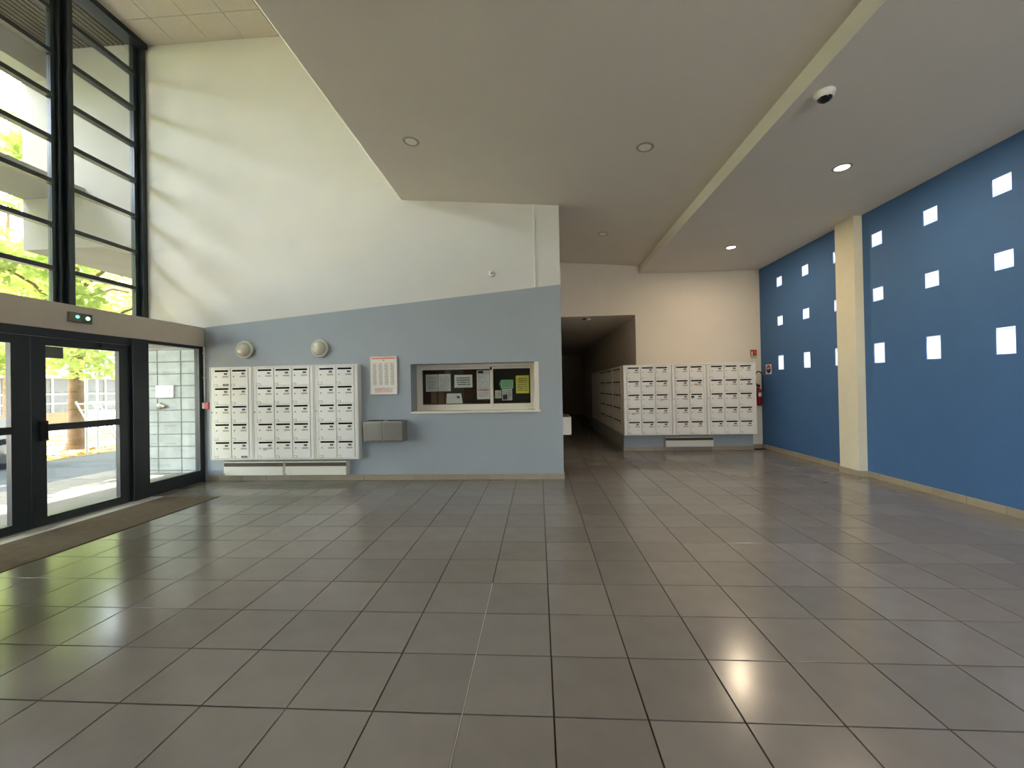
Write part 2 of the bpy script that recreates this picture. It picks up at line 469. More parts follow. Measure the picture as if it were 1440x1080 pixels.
# passage and corridor walls
struct('wall_corridor_left', MB().box(XC - .2, XC - .003, YB + D, 19.2, -.1, 4.3), 'alcove')
struct('wall_corridor_right', MB().box(2.12, 2.3, YA + .12, 19.2, -.1, 3.1), 'alcove')
struct('wall_corridor_end', MB().box(.1, 2.3, 19.0, 19.2, -.1, 3.1), 'alcove')
struct('ceiling_corridor', MB().box(.1, 2.3, YA + .12, 19.2, 2.956, 3.1), 'ceil')
wa = MB().box(2.12, 2.36, YA - .025, YA + .12, -.1, 4.3).box(2.36, XR + .2, YA, YA + .12, -.1, 4.3).box(XC - .2, 2.12, YA - .025, YA + .12, 2.956, 4.3)
struct('wall_alcove', wa, 'alcove', 'warm white wall above the far mailboxes')
lw = MB().box(1.77, 4.45, 7.2, YA, 0, 1.8).box(1.77, 2.12, YA, 12.9, 0, 1.8)
struct('wall_low_alcove', lw, 'grey', 'low grey wall carrying the far mailboxes')
# blue wall with openings for glass blocks
gy = [6.73, 5.935, 5.14, 4.36, 3.56, 2.78, 2.0, 1.22, .44, -.34, -1.12]
gz = [(1.665, 1.95), (2.545, 2.735), (3.325, 3.515)]
GW = .095
ycuts = sorted([YN, YA] + [v for c in gy for v in (c - GW, c + GW)])
zcuts = [-.15, *[v for p in gz for v in p], 4.3]
bw = MB()
for i in range(len(ycuts) - 1):
    for k in range(len(zcuts) - 1):
        y0, y1, z0, z1 = ycuts[i], ycuts[i + 1], zcuts[k], zcuts[k + 1]
        if i % 2 == 1 and k % 2 == 1:
            a_, b_ = XR, XR + .2
            bw.add([(a_, y0, z0), (a_, y1, z0), (a_, y1, z1), (a_, y0, z1), (b_, y0, z0), (b_, y1, z0), (b_, y1, z1), (b_, y0, z1)],
                   [(0, 4, 5, 1), (1, 5, 6, 2), (2, 6, 7, 3), (3, 7, 4, 0)])
        else:
            bw.add([(XR, y0, z0), (XR, y1, z0), (XR, y1, z1), (XR, y0, z1)], [(3, 2, 1, 0)])
            bw.add([(XR + .2, y0, z0), (XR + .2, y1, z0), (XR + .2, y1, z1), (XR + .2, y0, z1)], [(0, 1, 2, 3)], 1)
wr = struct('wall_right', bw, ['blue', 'conc'], 'blue wall pierced by three rows of glass blocks')
proto = {}
for c in gy:
    for k, (z0, z1) in enumerate(gz):
        h = (z1 - z0) / 2
        key = k == 0
        if key not in proto:
            g = GW - .004; hh = h - .004; b = .014
            mb = MB()
            rim = [(0.0, g, hh), (0.0, g - b, hh - b)]
            def ring(x, gg, ha): return [(x, -gg, -ha), (x, gg, -ha), (x, gg, ha), (x, -gg, ha)]
            V = ring(.09, g, hh) + ring(.012, g, hh) + ring(.004, g - b, hh - b) + ring(.010, g - 2.2 * b, hh - 2.2 * b)
            F = [(r * 4 + s, r * 4 + (s + 1) % 4, r * 4 + 4 + (s + 1) % 4, r * 4 + 4 + s) for r in range(3) for s in range(4)]
            mb.add(V, [tuple(reversed(f)) for f in F] + [(12, 15, 14, 13)], 0)
            o = mb.build('glass_block', 'gblock', wr, True); proto[key] = o
        else:
            o = inst(proto[key], wr)
        o.location = (XR - .003, c, (z0 + z1) / 2)
struct('pillar', MB().box(4.66, XR + .05, 4.612, 5.0, 0, ZL + .05), 'pillar', 'cream square pillar standing against the blue wall')
# wall behind the camera: an added window, never in view, brightens the hall
RX0, RX1, RZ0, RZ1, RN = 2.2, 4.5, .4, 3.2, 2
struct('wall_behind', MB().box(XL, RX0, YN - .2, YN, -.1, 8.0).box(RX1, XR + .2, YN - .2, YN, -.1, 8.0).box(RX0, RX1, YN - .2, YN, -.1, RZ0).box(RX0, RX1, YN - .2, YN, RZ1, 8.0), 'white')
wb5 = empty('fill_window'); wb5['kind'] = 'structure'; wb5['label'] = 'added dark-framed window out of view that brightens the hall'
RS = (RX1 - RX0) / RN
for k in range(RN + 1):
    MB().box(RX0 + k * RS - .03, RX0 + k * RS + .03, YN - .1, YN - .02, RZ0, RZ1).build('mullion', 'frame', wb5)
    if k < RN: MB().box(RX0 + k * RS + .03, RX0 + (k + 1) * RS - .03, YN - .065, YN - .059, RZ0, RZ1).build('pane', 'glass', wb5)
# ceilings
mc = MB()
x0, x1, ch = -2.158, 2.238, .032
mc.prism([(x0 + ch, midz(x0 + ch)), (x1 + .06, midz(x1 + .06)), (x1 + .06, midz(x1) + .25), (x0, midz(x0) + .25), (x0, midz(x0) + ch)], 1, YN, YA + .1)
sl = struct('ceiling_middle', mc, 'ceil', 'gently sloping grey-white ceiling slab over the hall')
MB().prism([(x0 + ch, midz(x0 + ch) - .0015), (x0 + ch + .003, midz(x0)), (x0 - .002, midz(x0) + ch + .01), (x0 - .004, midz(x0) + ch)], 1, YN, YB).build('corner_bead', 'fascia', sl)
struct('wall_void', MB().box(-2.15, -1.95, YN, YB, 4.6, 8.0), 'white')
lc = struct('ceiling_low', MB().box(2.238, XR + .2, YN, YA + .1, ZL, 4.3), 'ceil', 'low ceiling strip beside the blue wall')
MB().box(2.228, 2.238, YN, YA - .03, ZL - .001, midz(2.238) + .002).build('fascia', 'fascia', lc)
# high ceiling of square panels
hc = struct('ceiling_high', MB().box(XL, -1.95, YN, YB + .1, ZH + .02, ZH + .12), 'gap', 'high ceiling of square panels above the entrance')
ct = None
xs = [-6.40, -5.815, -5.245, -4.66, -4.08, -3.5, -2.92, -2.34, -2.15]
ys = [YB, 4.075]
while ys[-1] > YN: ys.append(ys[-1] - .577)
for i in range(len(xs) - 1):
    for j in range(len(ys) - 1):
        if ys[j] < -2: 
            continue
        a0, a1, b0, b1 = xs[i], xs[i + 1], ys[j + 1], ys[j]
        MB().box(a0 + .004, a1 - .004, b0 + .004, b1 - .004, ZH, ZH + .02).build('ceiling_panel', 'acoustic', hc)
MB().box(XL, -2.15, YN, ys[min(k for k in range(len(ys)) if ys[k] < -2)], ZH, ZH + .02).build('panel_field', 'acoustic', hc)
# beam over the entrance and spandrels
struct('beam', MB().bbox(XL, XG + .03, YN, YB, 2.165, 2.473, .004), 'beam', 'grey-beige beam above the entrance doors')
struct('wall_window_side', MB().box(XL - .05, XW, YN, -2.15, 2.473, 8.0).box(XG - .15, XG, YN, .1, -.1, 2.165).box(XL - .05, XW, YN, YB + .2, ZH + .02, 8.0), 'white')

# baseboards: each tile its own piece
def skirting(name, p0, p1, nrm, h=.088, th=.012, step=.4, phase=0):
    """tiles along a wall from p0 to p1 (2d), joints on the floor grid"""
    st = empty(name); st['kind'] = 'structure'
    alongx = abs(p1[0] - p0[0]) > abs(p1[1] - p0[1])
    a0, a1 = sorted((p0[0], p1[0]) if alongx else (p0[1], p1[1]))
    c = p0[1] if alongx else p0[0]
    cuts = [a0] + [k * step for k in range(math.ceil(a0 / step - 1e-6), math.floor(a1 / step + 1e-6) + 1) if a0 + .03 < k * step < a1 - .03] + [a1]
    for u, v in zip(cuts[:-1], cuts[1:]):
        lo, hi = sorted((c, c + nrm * th))
        mb = MB()
        if alongx: mb.bbox(u + .0015, v - .0015, lo, hi, .001, h, .002)
        else: mb.bbox(lo, hi, u + .0015, v - .0015, .001, h, .002)
        mb.build('skirting_tile', 'skirt', st)
    return st
skirting('baseboard_back', (XG + .09, YB), (XC + .012, YB), -1)
skirting('baseboard_corridor', (XC, YB), (XC, 9.0), 1)
skirting('baseboard_right_near', (XR, YN + .1), (XR, 4.598), -1)
skirting('baseboard_right_far', (XR, 5.014), (XR, YA), -1)
skirting('baseboard_pillar_face', (4.66, 4.6), (4.66, 5.012), -1)
skirting('baseboard_pillar_near', (4.66, 4.612), (XR, 4.612), -1)
skirting('baseboard_alcove', (1.758, 7.2), (4.462, 7.2), -1)
skirting('baseboard_alcove_end', (4.45, 7.2), (4.45, YA), 1)
skirting('baseboard_alcove_recess', (4.464, YA), (XR - .013, YA), -1)
skirting('baseboard_corridor_right', (1.77, 7.2), (1.77, 10.8), -1)

# ------------------------------------------------------------------ upper window
w1 = empty('window_1'); w1['kind'] = 'structure'; w1['label'] = 'tall dark-framed grid window above the entrance'
zb = [2.473] + [3.11 + .577 * k for k in range(7)] + [ZH - .03]
mull = [4.5, 3.395, 2.29, 1.185, .08, -1.025, -2.13]
for i, y in enumerate(mull):
    if i == 0:
        MB().box(XW - .1, XW + .03, y - .03, YB - .002, 2.473, ZH - .01).box(XW - .1, XW - .03, y - .1, y - .03, 2.473, ZH - .01).build('mullion', 'frame', w1)
    else:
        MB().box(XW - .1, XW + .05, y + .01, y + .075, 2.473, ZH - .01).box(XW - .1, XW - .04, y - .12, y + .01, 2.473, ZH - .01).box(XW - .1, XW + .0, y - .06, y - .045, 2.473, ZH - .01).build('mullion', 'frame', w1)
for i in range(len(mull) - 1):
    ya, yb = mull[i + 1] + .075, mull[i] - (.1 if i == 0 else .12)
    for z in zb[1:-1]:
        MB().box(XW - .09, XW, ya, yb, z - .03, z + .03).build('transom', 'frame', w1)
    MB().box(XW - .09, XW, ya, yb, zb[0], zb[0] + .05).build('transom', 'frame', w1)
    MB().box(XW - .1, XW + .1, ya - .1, yb + .12, ZH - .09, ZH - .001).build('head_rail', 'frame', w1)
    for z0, z1 in zip(zb[:-1], zb[1:]):
        MB().box(XW - .062, XW - .056, ya, yb, z0 + .02, z1 - .02).build('pane', 'glass', w1)

# ------------------------------------------------------------------ entrance: frame, doors, side panes
fr = empty('door_frame'); fr['kind'] = 'structure'; fr['label'] = 'dark metal frame of the entrance'
X0, X1 = XG - .06, XG + .02
for (y0, y1, dx) in ((3.345, 3.575, .03), (.965, 1.195, .03)):
    MB().bbox(X0, X1 + dx, y0, y1, 0, 2.165, .004).build('post', 'frame2', fr)
MB().box(X0, X1, 4.452, 4.547, 0, 2.165).build('post', 'frame2', fr)
MB().box(X0, X1, .09, .19, 0, 2.165).build('post', 'frame2', fr)
MB().box(X0, X1 + .006, 1.195, 3.345, 2.07, 2.165).build('head_rail', 'frame2', fr)
def side_pane(name, y0, y1, lab):
    w = empty(name); w['kind'] = 'structure'; w['label'] = lab
    MB().box(X0, X1, y0, y1, .004, .185).build('bottom_rail', 'frame2', w)
    MB().box(X0, X1, y0, y1, 2.118, 2.164).build('top_rail', 'frame2', w)
    MB().box(XG - .024, XG - .018, y0, y1, .18, 2.12).build('pane', 'glass', w)
side_pane('window_2', 3.575, 4.452, 'fixed glass pane between the door and the grey wall')
side_pane('window_3', .19, .965, 'fixed glass pane beyond the doors')
def door_leaf(name, y0, y1, hinge_far, lab):
    d = empty(name); d['kind'] = 'structure'; d['label'] = lab
    s0, s1 = (.135, .165) if not hinge_far else (.135, .145)
    a0, a1 = XG - .045, XG + .012
    MB().box(a0, a1, y0 + .004, y0 + s0, .008, 2.066).build('stile', 'frame2', d)
    MB().box(a0, a1, y1 - s1, y1 - .004, .008, 2.066).build('stile', 'frame2', d)
    MB().box(a0, a1, y0 + s0, y1 - s1, .008, .1).build('bottom_rail', 'frame2', d)
    MB().box(a0, a1, y0 + s0, y1 - s1, 1.976, 2.066).build('top_rail', 'frame2', d)
    MB().box(a0, a1 + .01, y0 + s0, y1 - s1, 1.032, 1.108).build('middle_rail', 'frame2', d)
    MB().box(XG - .018, XG - .012, y0 + s0 - .01, y1 - s1 + .01, .09, 1.05).build('pane', 'glass', d)
    MB().box(XG - .018, XG - .012, y0 + s0 - .01, y1 - s1 + .01, 1.1, 1.99).build('pane', 'glass', d)
    return d
d1 = door_leaf('door_1', 2.272, 3.345, True, 'glass entrance door leaf next to the fixed pane')
d2 = door_leaf('door_2', 1.195, 2.268, False, 'second glass entrance door leaf')
MB().bbox(XG + .012, XG + .05, 2.33, 2.4, .93, 1.15, .004).build('lock_case', 'black', d1)
MB().tube([(XG + .05, 2.355, 1.11), (XG + .085, 2.355, 1.11), (XG + .085, 2.355, .95), (XG + .05, 2.355, .95)], .011).build('handle', 'black', d1)
MB().lathe((XG + .05, 2.38, .945), (1, 0, 0), [(0, .012), (.012, .012), (.013, 0)], 12).build('key_cylinder', 'steel', d1)
MB().bbox(XG + .012, XG + .07, 2.95, 3.24, 2.0, 2.055, .004).build('door_closer', 'black', d1)
MB().box(XG - .011, XG - .008, 2.42, 2.592, 1.842, 1.97).build('plate', mat('door_plate', (104, 106, 104), .6, .3), d1)

# ------------------------------------------------------------------ mailboxes
DW, DH = .29, .284
ZM0, ZM1 = .352, 1.822
def door_proto():
    p = {}
    p['door'] = MB().bbox(.004, DW - .004, -.012, 0, .004, DH - .004, .003)
    p['letter_slot'] = MB().bbox(.028, .028 + .222, -.016, -.011, DH - .052, DH - .025, .002)
    p['number_plate'] = MB().bbox(.178, .232, -.015, -.011, DH - .098, DH - .07, .0015, 0).box(.186, .2, -.0158, -.014, DH - .092, DH - .076, 1).box(.208, .222, -.0158, -.014, DH - .092, DH - .076, 1)
    p['lock'] = MB().lathe((.048, -.011, DH - .128), (0, -1, 0), [(0, .010), (.004, .010), (.005, .0)], 10)
    p['name_strip'] = MB().box(.15, .25, -.0128, -.0115, DH - .142, DH - .116)
    p['corner_tab'] = MB().bbox(.012, .064, -.0165, -.011, .006, .036, .002).box(.008, .068, -.0128, -.0115, .003, .04, 1)
    mm = dict(door='door', letter_slot='slot', number_plate=['plate', 'digits'], lock='lock', name_strip='ink', corner_tab=['tab', 'tabedge'])
    out = {}
    for k, m_ in p.items():
        ob = m_.build(k, mm[k]); out[k] = ob.data
        bpy.data.objects.remove(ob)
    return out
DP = door_proto()
def newobj(name, data, parent, loc=(0, 0, 0)):
    o = bpy.data.objects.new(name, data); col.objects.link(o); o.parent = parent; o.location = loc
    return o
def mailbox_unit(loc, rz, n, depth, label, group, extras=(), subs=('letter_slot', 'number_plate', 'lock', 'name_strip', 'corner_tab')):
    """local frame: x along the front, y into the wall, front of frame at y=0"""
    t = thing('mailbox_unit', label, 'mailboxes', loc, group, rz)
    w = n * DW + .13; h = ZM1 - ZM0
    f = MB()
    z0, z1 = .024, .024 + 5 * DH
    xl, xr = .07, .07 + n * DW
    f.bbox(0, xl, 0, depth, 0, h, .003).bbox(xr, w, 0, depth, 0, h, .003).bbox(xl, xr, 0, depth, 0, z0, .002).bbox(xl, xr, 0, depth, z1, h, .002)
    f.box(xl, xr, .012, depth, z0, z1)
    f.build('cabinet', 'box', t, True)
    MB().bbox(.008, .02, -.008, .0, .006, h - .006, .003).bbox(w - .02, w - .008, -.008, 0, .006, h - .006, .003).bbox(.02, w - .02, -.008, 0, h - .02, h - .006, .003).bbox(.02, w - .02, -.008, 0, .004, .016, .003).build('edge_strip', 'box', t, True)
    newobj('frame_lock', DP['lock'], t, (0.0 + (-.012), .008, h / 2 - .17 + .03))
    for r in range(5):
        for c in range(n):
            d = newobj('door', DP['door'], t, (xl + c * DW, .006, z1 - (r + 1) * DH))
            for s in subs: newobj(s, DP[s], d)
            for (er, ec, kind) in extras:
                if (er, ec) == (r, c):
                    if kind == 'sticker': MB().box(.16, .255, -.0135, -.0115, .008, .042).build('sticker', 'stickw', d, True)
                    if kind == 'paper': MB().box(.13, .27, -.013, -.0115, .05, .15).build('paper_label', 'tab', d, True)
                    if kind == 'yellow': MB().box(.055, .11, -.0135, -.0115, DH - .09, DH - .065).build('sticker', 'yellow', d, True)
                    if kind == 'orange': MB().box(.09, .16, -.0135, -.0115, DH - .13, DH - .108).build('sticker', 'orange', d, True)
                    if kind == 'dark': MB().box(.17, .27, -.0135, -.0115, DH - .14, DH - .115).build('sticker', 'sticker', d, True)
                    if kind == 'darkl': MB().box(.03, .09, -.0135, -.0115, DH - .11, DH - .07).build('sticker', 'sticker', d, True)
                    if kind == 'mark': MB().box(.09, .16, -.0135, -.0115, DH - .16, DH - .12).build('sticker', P['grey'], d, True)
    return t
YF = 4.43
xx = -5.243
G1 = 'mailbox units on the grey wall'
for n, lab, ex in ((2, 'off-white two-column mailbox unit beside the glass pane and red alarm button', ((0, 0, 'sticker'), (4, 1, 'sticker'), (1, 1, 'paper'))),
                   (3, 'off-white three-column mailbox unit in the middle of the grey wall bank', ((4, 0, 'mark'),)),
                   (2, 'off-white two-column mailbox unit beside the steel bins', ())):
    mailbox_unit((xx, YF, ZM0), 0, n, YB - YF - .001, lab, G1, ex); xx += n * DW + .13
G2 = 'mailbox units in the far alcove'
xx = 1.738
for n, lab, ex in ((3, 'three-column mailbox unit at the corner of the dark corridor', ((1, 1, 'mark'), (3, 0, 'mark'), (2, 2, 'mark'))),
                   (2, 'two-column mailbox unit between two wider units in the alcove', ((1, 1, 'orange'), (2, 1, 'darkl'))),
                   (3, 'three-column mailbox unit beside the fire extinguisher', ((0, 2, 'yellow'), (1, 2, 'dark')))):
    mailbox_unit((xx, 6.98, ZM0 + .006), 0, n, 7.2 - 6.98 - .001, lab, G2, ex); xx += n * DW + .13 - .0105
G3 = 'mailbox units along the dark corridor'
yy = 10.22
for lab in ('mailbox unit deepest in the dark corridor, beside the blank panel', 'middle one of three mailbox units on the corridor side', 'corridor-side mailbox unit next to the lit alcove corner'):
    mailbox_unit((1.738, yy, ZM0 + .006), -math.pi / 2, 3, .031, lab, G3, (), ('letter_slot', 'number_plate', 'lock')); yy -= 1.003
bp = MB().bbox(1.75, 1.769, 10.24, 12.2, ZM0, ZM1, .003).build('blank_panel', 'box')
tag(bp, 'blank white panel past the mailboxes in the dark corridor', 'panel')

# ------------------------------------------------------------------ low heaters under the mailboxes
def heater(x0, x1, yf, yw, z0, z1, label, group):
    t = thing('wall_heater', label, 'heater', ((x0 + x1) / 2, yw, z0), group)
    MB().bbox(x0, x1, yf + .002, yw - .001, z0, z1, .004).build('casing', 'heater', t)
    MB().bbox(x0 + .006, x1 - .006, yf - .012, yf + .004, z0 + .002, z0 + (z1 - z0) * .64, .004).build('front_cover', 'heater', t)
    MB().box(x0 + .008, x1 - .008, yf - .003, yf + .003, z0 + (z1 - z0) * .66, z1 - .016).build('air_grille', 'heatdark', t)
    for k in range(3):
        z = z0 + (z1 - z0) * (.72 + .07 * k)
        MB().box(x0 + .01, x1 - .01, yf - .007, yf - .003, z, z + .004).build('slat', 'heatdark', t)
    MB().bbox(x0 + .012, x0 + .03, yf - .016, yf - .011, z0 + .015, z0 + .03, .001).build('badge', 'lock', t)
    return t
G4 = 'low wall heaters'
heater(-5.03, -4.047, 4.44, YB, .105, .318, 'low white wall heater nearest the entrance, under the mailboxes', G4)
heater(-4.025, -3.03, 4.44, YB, .105, .318, 'low white wall heater under the mailboxes, on the steel bin side', G4)
heater(2.61, 3.6, 7.1, 7.2, .09, .3, 'low white wall heater under the alcove mailboxes', G4)

# ------------------------------------------------------------------ bulkhead lamps
def bulkhead(x, z, label):
    t = thing('bulkhead_lamp', label, 'wall lamp', (x, YB, z), 'round lamps on the grey wall')
    MB().lathe((x, YB - .001, z), (0, -1, 0), [(0, .0), (0, .138), (.034, .14), (.046, .137), (.05, .128), (.044, .116), (.044, 0)], 40).build('base', 'lampbase', t)
    MB().lathe((x, YB - .045, z), (0, -1, 0), [(0, .112), (.014, .109), (.03, .098), (.044, .078), (.053, .046), (.056, .0)], 40).build('diffuser', 'lampglass', t)
    MB().lathe((x, YB - .044, z), (0, -1, 0), [(0, .110), (.009, .113), (.012, .118), (.008, .124), (.0, .126)], 40).build('ring', 'lampbase', t)
bulkhead(-4.715, 2.097, 'round white bulkhead lamp nearer the entrance, above the mailboxes')
bulkhead(-3.475, 2.09, 'round white bulkhead lamp nearer the notice board, above the mailboxes')

# ------------------------------------------------------------------ notice board with orange header
t = thing('notice_board', 'white framed name board with orange header on the grey wall', 'notice board', (-2.45, YB, 1.35))
bx0, bx1, bz0, bz1 = -2.665, -2.238, 1.343, 1.94
MB().bbox(bx0, bx1, YB - .03, YB - .001, bz0, bz1, .004).build('board', 'signwhite', t)
for a0, a1, c0, c1 in ((bx0, bx1, bz1 - .012, bz1), (bx0, bx1, bz0, bz0 + .012), (bx0, bx0 + .012, bz0, bz1), (bx1 - .012, bx1, bz0, bz1)):
    MB().bbox(a0, a1, YB - .036, YB - .03, c0, c1, .002).build('frame', 'alu', t)
MB().box(bx0 + .03, bx1 - .025, YB - .032, YB - .0302, bz1 - .045, bz1 - .025).build('header', mat('orange_header', (228, 132, 92), .5, .3), t)
MB().prism([(-2.47, bz1 - .055), (-2.43, bz1 - .055), (-2.45, bz1 - .075)], 1, YB - .032, YB - .0302).build('arrow_mark', 'lock', t)
for k in range(4):
    a0 = bx0 + .04 + k * .094
    MB().box(a0, a0 + .062, YB - .032, YB - .0302, bz0 + .13, bz1 - .095).build('name_column', P['names'], t)
MB().box(bx0 + .06, bx1 - .06, YB - .032, YB - .0302, bz0 + .03, bz0 + .105).build('footer_text', P['redtext'], t)

# ------------------------------------------------------------------ steel bins
def bin_(x0, x1, label):
    t = thing('wall_bin', label, 'bin', ((x0 + x1) / 2, YB, .62), 'steel bins on the grey wall')
    y0 = 4.305
    prof = [(y0 + .03, .625), (y0 + .008, .632), (y0, .65), (y0, .915), (y0 + .008, .933), (y0 + .03, .94), (YB - .001, .94), (YB - .001, .625)]
    MB().prism(prof, 0, x0 + .008, x1).build('body', 'steel', t)
    MB().prism([(y0 - .003, .64), (y0 - .003, .925), (y0 + .02, .938), (YB - .01, .938), (YB - .01, .627), (y0 + .02, .627)], 0, x0, x0 + .008).build('edge', 'steeledge', t)
    MB().box(x0 + .02, x1 - .02, y0 + .05, YB - .03, .9395, .9412).build('opening', 'slot', t)
    MB().lathe(((x0 + x1) / 2, y0, .655), (0, -1, 0), [(0, .008), (.004, .008), (.005, 0)], 10).build('lock', 'lock', t)
bin_(-2.692, -2.402, 'brushed steel wall bin on the mailbox side')
bin_(-2.392, -2.1, 'brushed steel wall bin on the hatch side')

# ------------------------------------------------------------------ office hatch window
w = empty('window_4'); w['kind'] = 'structure'; w['label'] = 'sliding office hatch window with white frame'
y0 = YB + .33
HK = (y0 + 1.79) / (YB + 1.79)
def hx(u): return -.04 + (-2.03 + (u - 40) / 1320 * 2.01 + .04) * HK
def hz(v): return 1.425 + (1.795 - (v - 78) / 490 * .735 - 1.425) * HK
FX0, FX1, FZ0, FZ1 = HX0, hx(1312), HZ0, HZ1
GX = (hx(160), hx(858), hx(892), hx(1265)); GZ0, GZ1 = hz(497), hz(136)
y1 = y0 + .07
MB().box(FX0, FX1, y0, y1, FZ0, GZ0 - .045).build('frame_bottom', 'alu', w)
MB().box(FX0, FX1, y0, y1, GZ1 + .04, FZ1).build('frame_top', 'alu', w)
MB().box(FX0, GX[0] - .04, y0, y1, GZ0 - .045, GZ1 + .04).build('frame_side', 'alu', w)
MB().box(GX[3] + .04, FX1, y0, y1, GZ0 - .045, GZ1 + .04).build('frame_side', 'alu', w)
MB().box(FX1, HX1, YB + .004, y1, FZ0, FZ1).build('jamb', 'alu', w)
def sash(a0, a1, ys):
    s = empty('sash'); s.parent = w
    b = .04; o0, o1, c0, c1 = a0 - b, a1 + b, GZ0 - b - .004, GZ1 + b - .004
    MB().bbox(o0, o1, ys, ys + .028, c0, GZ0, .003).build('rail', 'alu', s)
    MB().bbox(o0, o1, ys, ys + .028, GZ1, c1, .003).build('rail', 'alu', s)
    MB().bbox(o0, a0, ys, ys + .028, GZ0, GZ1, .003).build('stile', 'alu', s)
    MB().bbox(a1, o1, ys, ys + .028, GZ0, GZ1, .003).build('stile', 'alu', s)
    MB().box(a0, a1, ys + .011, ys + .016, GZ0, GZ1).build('pane', 'glassd', s)
sash(GX[0], GX[1], y0 + .004)
sash(GX[2] - .006, GX[3], y0 + .036)
MB().bbox(GX[1] + .004, GX[1] + .034, y0 - .006, y0 + .003, GZ1 - .02, GZ1 + .03, .002).build('latch', 'black', w)
MB().bbox(HX0 - .0, HX1 + .02, YB - .025, y0 + .001, HZ0 - .016, HZ0 + .012, .004).build('sill', 'sill', w)
# papers on the inside of the panes
def paper(x0, x1, z0, z1, m, label, y, cat='paper notice'):
    o = MB().box(x0, x1, y, y + .0016, z0, z1).build('notice_sheet', m)
    return tag(o, label, cat, 'notices in the office hatch')
S1 = y0 + .0205; S2 = y0 + .0525
LST = [((194, 318), (182, 360), P['white'], 'white printed sheet at the end of the hatch nearest the bins', S1),
       ((324, 452), (180, 360), P['white2'], 'white printed sheet, second along from the bin end of the hatch', S1),
       ((491, 676), (192, 324), P['notice'], 'white landscape notice with large lines in the hatch', S1),
       ((722, 854), (150, 448), P['list'], 'tall white list with a red line beside the hatch divider', S1),
       ((1120, 1252), (210, 395), P['yellow'], 'bright yellow notice in the smaller hatch pane', S2),
       ((962, 1092), (252, 342), P['green'], 'light green landscape slip in the smaller hatch pane', S2),
       ((976, 1080), (345, 465), P['grey'], 'pale card with a black block under the green slip', S2),
       ((905, 968), (360, 442), P['grey'], 'small photo card against the hatch divider', S2)]
for (a, b), (c, d_), m_, lab, y_ in LST:
    o = paper(hx(a), hx(b), hz(d_), hz(c), m_, lab, y_)
    if 'red line' in lab:
        MB().box(hx(735), hx(848), y_ - .0006, y_ - .0001, hz(356), hz(349)).build('red_line', 'red', o)
        MB().box(hx(735), hx(790), y_ - .0006, y_ - .0001, hz(180), hz(156)).build('black_heading', 'sticker', o)
    if 'black block' in lab:
        MB().box(hx(984), hx(1028), y_ - .0006, y_ - .0001, hz(455), hz(405)).build('black_block', 'sticker', o)
    if 'green' in lab:
        MB().box(hx(948), hx(964), y_ , y_ + .0016, hz(312), hz(275)).build('tab', P['green'], o)
# folded leaflet holder on the inner ledge and office interior
yl = YB + .46
o = MB().prism([(hx(385), hz(492)), (hx(560), hz(492)), (hx(545), hz(385)), (hx(395), hz(385))], 1, yl, yl + .004).prism([(yl + .005, hz(492)), (yl + .065, hz(492)), (yl + .005, hz(400))], 0, hx(395), hx(545)).build('leaflet_holder', 'tab')
tag(o, 'cream leaflet card standing inside the hatch', 'leaflet')
MB().box(hx(500), hx(530), yl - .0015, yl - .0002, hz(436), hz(412)).build('stamp', 'shelfgrey', o)
D = .45
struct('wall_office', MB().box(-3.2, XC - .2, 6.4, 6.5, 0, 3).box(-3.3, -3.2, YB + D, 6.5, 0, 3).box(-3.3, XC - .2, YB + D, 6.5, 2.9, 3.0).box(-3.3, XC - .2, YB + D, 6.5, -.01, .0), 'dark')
LZ = hz(492)
struct('trim_2', MB().bbox(HX0 - .1, HX1 + .1, YB + .405, YB + .72, LZ - .03, LZ, .004), 'brown', 'brown counter inside the hatch')
cb = thing('office_cabinet', 'brown wooden cabinet inside the dark office', 'cabinet', (-1.5, 5.6, 0))
MB().bbox(-2.9, -.9, 5.4, 5.8, .02, 2.2, .006).build('body', 'brown', cb)
MB().bbox(-1.68, -1.35, 5.38, 5.4, .1, 2.1, .004).build('door', 'shelfgrey', cb)
MB().bbox(-1.33, -.95, 5.38, 5.4, .1, 2.1, .004).build('door', 'brown', cb)
MB().bbox(-2.85, -1.7, 5.38, 5.4, .1, 2.1, .004).build('door', 'brown', cb)
ct_ = thing('carton', 'tan cardboard carton on the ledge inside the hatch', 'carton', (-1.8, YB + .6, LZ))
MB().bbox(hx(215), hx(352), YB + .54, YB + .68, LZ, LZ + .24, .003).build('body', 'tan', ct_)
MB().box(hx(278), hx(290), YB + .5395, YB + .54, LZ + .005, LZ + .235).build('tape', 'brown', ct_)

# ------------------------------------------------------------------ small fittings on the walls
o = thing('wall_sensor', 'small round white sensor high on the white wall', 'sensor', (-.72, YB, 3.178))
MB().lathe((-.72, YB - .001, 3.178), (0, -1, 0), [(0, 0), (0, .05), (.03, .05), (.04, .04), (.042, 0)], 24).build('body', 'plastic', o)
MB().lathe((-.72, YB - .043, 3.178), (0, -1, 0), [(-.002, .022), (.012, .02), (.016, .0)], 16).build('lens', 'lampbase', o)
o = thing('conduit', 'thin white conduit in the corner above the red alarm button', 'conduit', (-5.435, 4.535, 1.27))
MB().tube([(-5.412, 4.532, 2.16), (-5.412, 4.532, 1.27)], .013, 10).build('pipe', 'plastic', o)
for z in (2.05, 1.65): MB().box(-5.432, -5.392, 4.52, 4.548, z, z + .02).build('clip', 'plastic', o)
o = thing('alarm_button', 'red and white fire alarm button beside the mailboxes', 'alarm button', (-5.39, YB, 1.2))
MB().bbox(-5.425, -5.385, 4.49, YB - .001, 1.165, 1.262, .003).build('back_box', 'plastic', o)
MB().bbox(-5.385, -5.31, 4.485, YB - .001, 1.16, 1.265, .004).build('body', 'red', o)
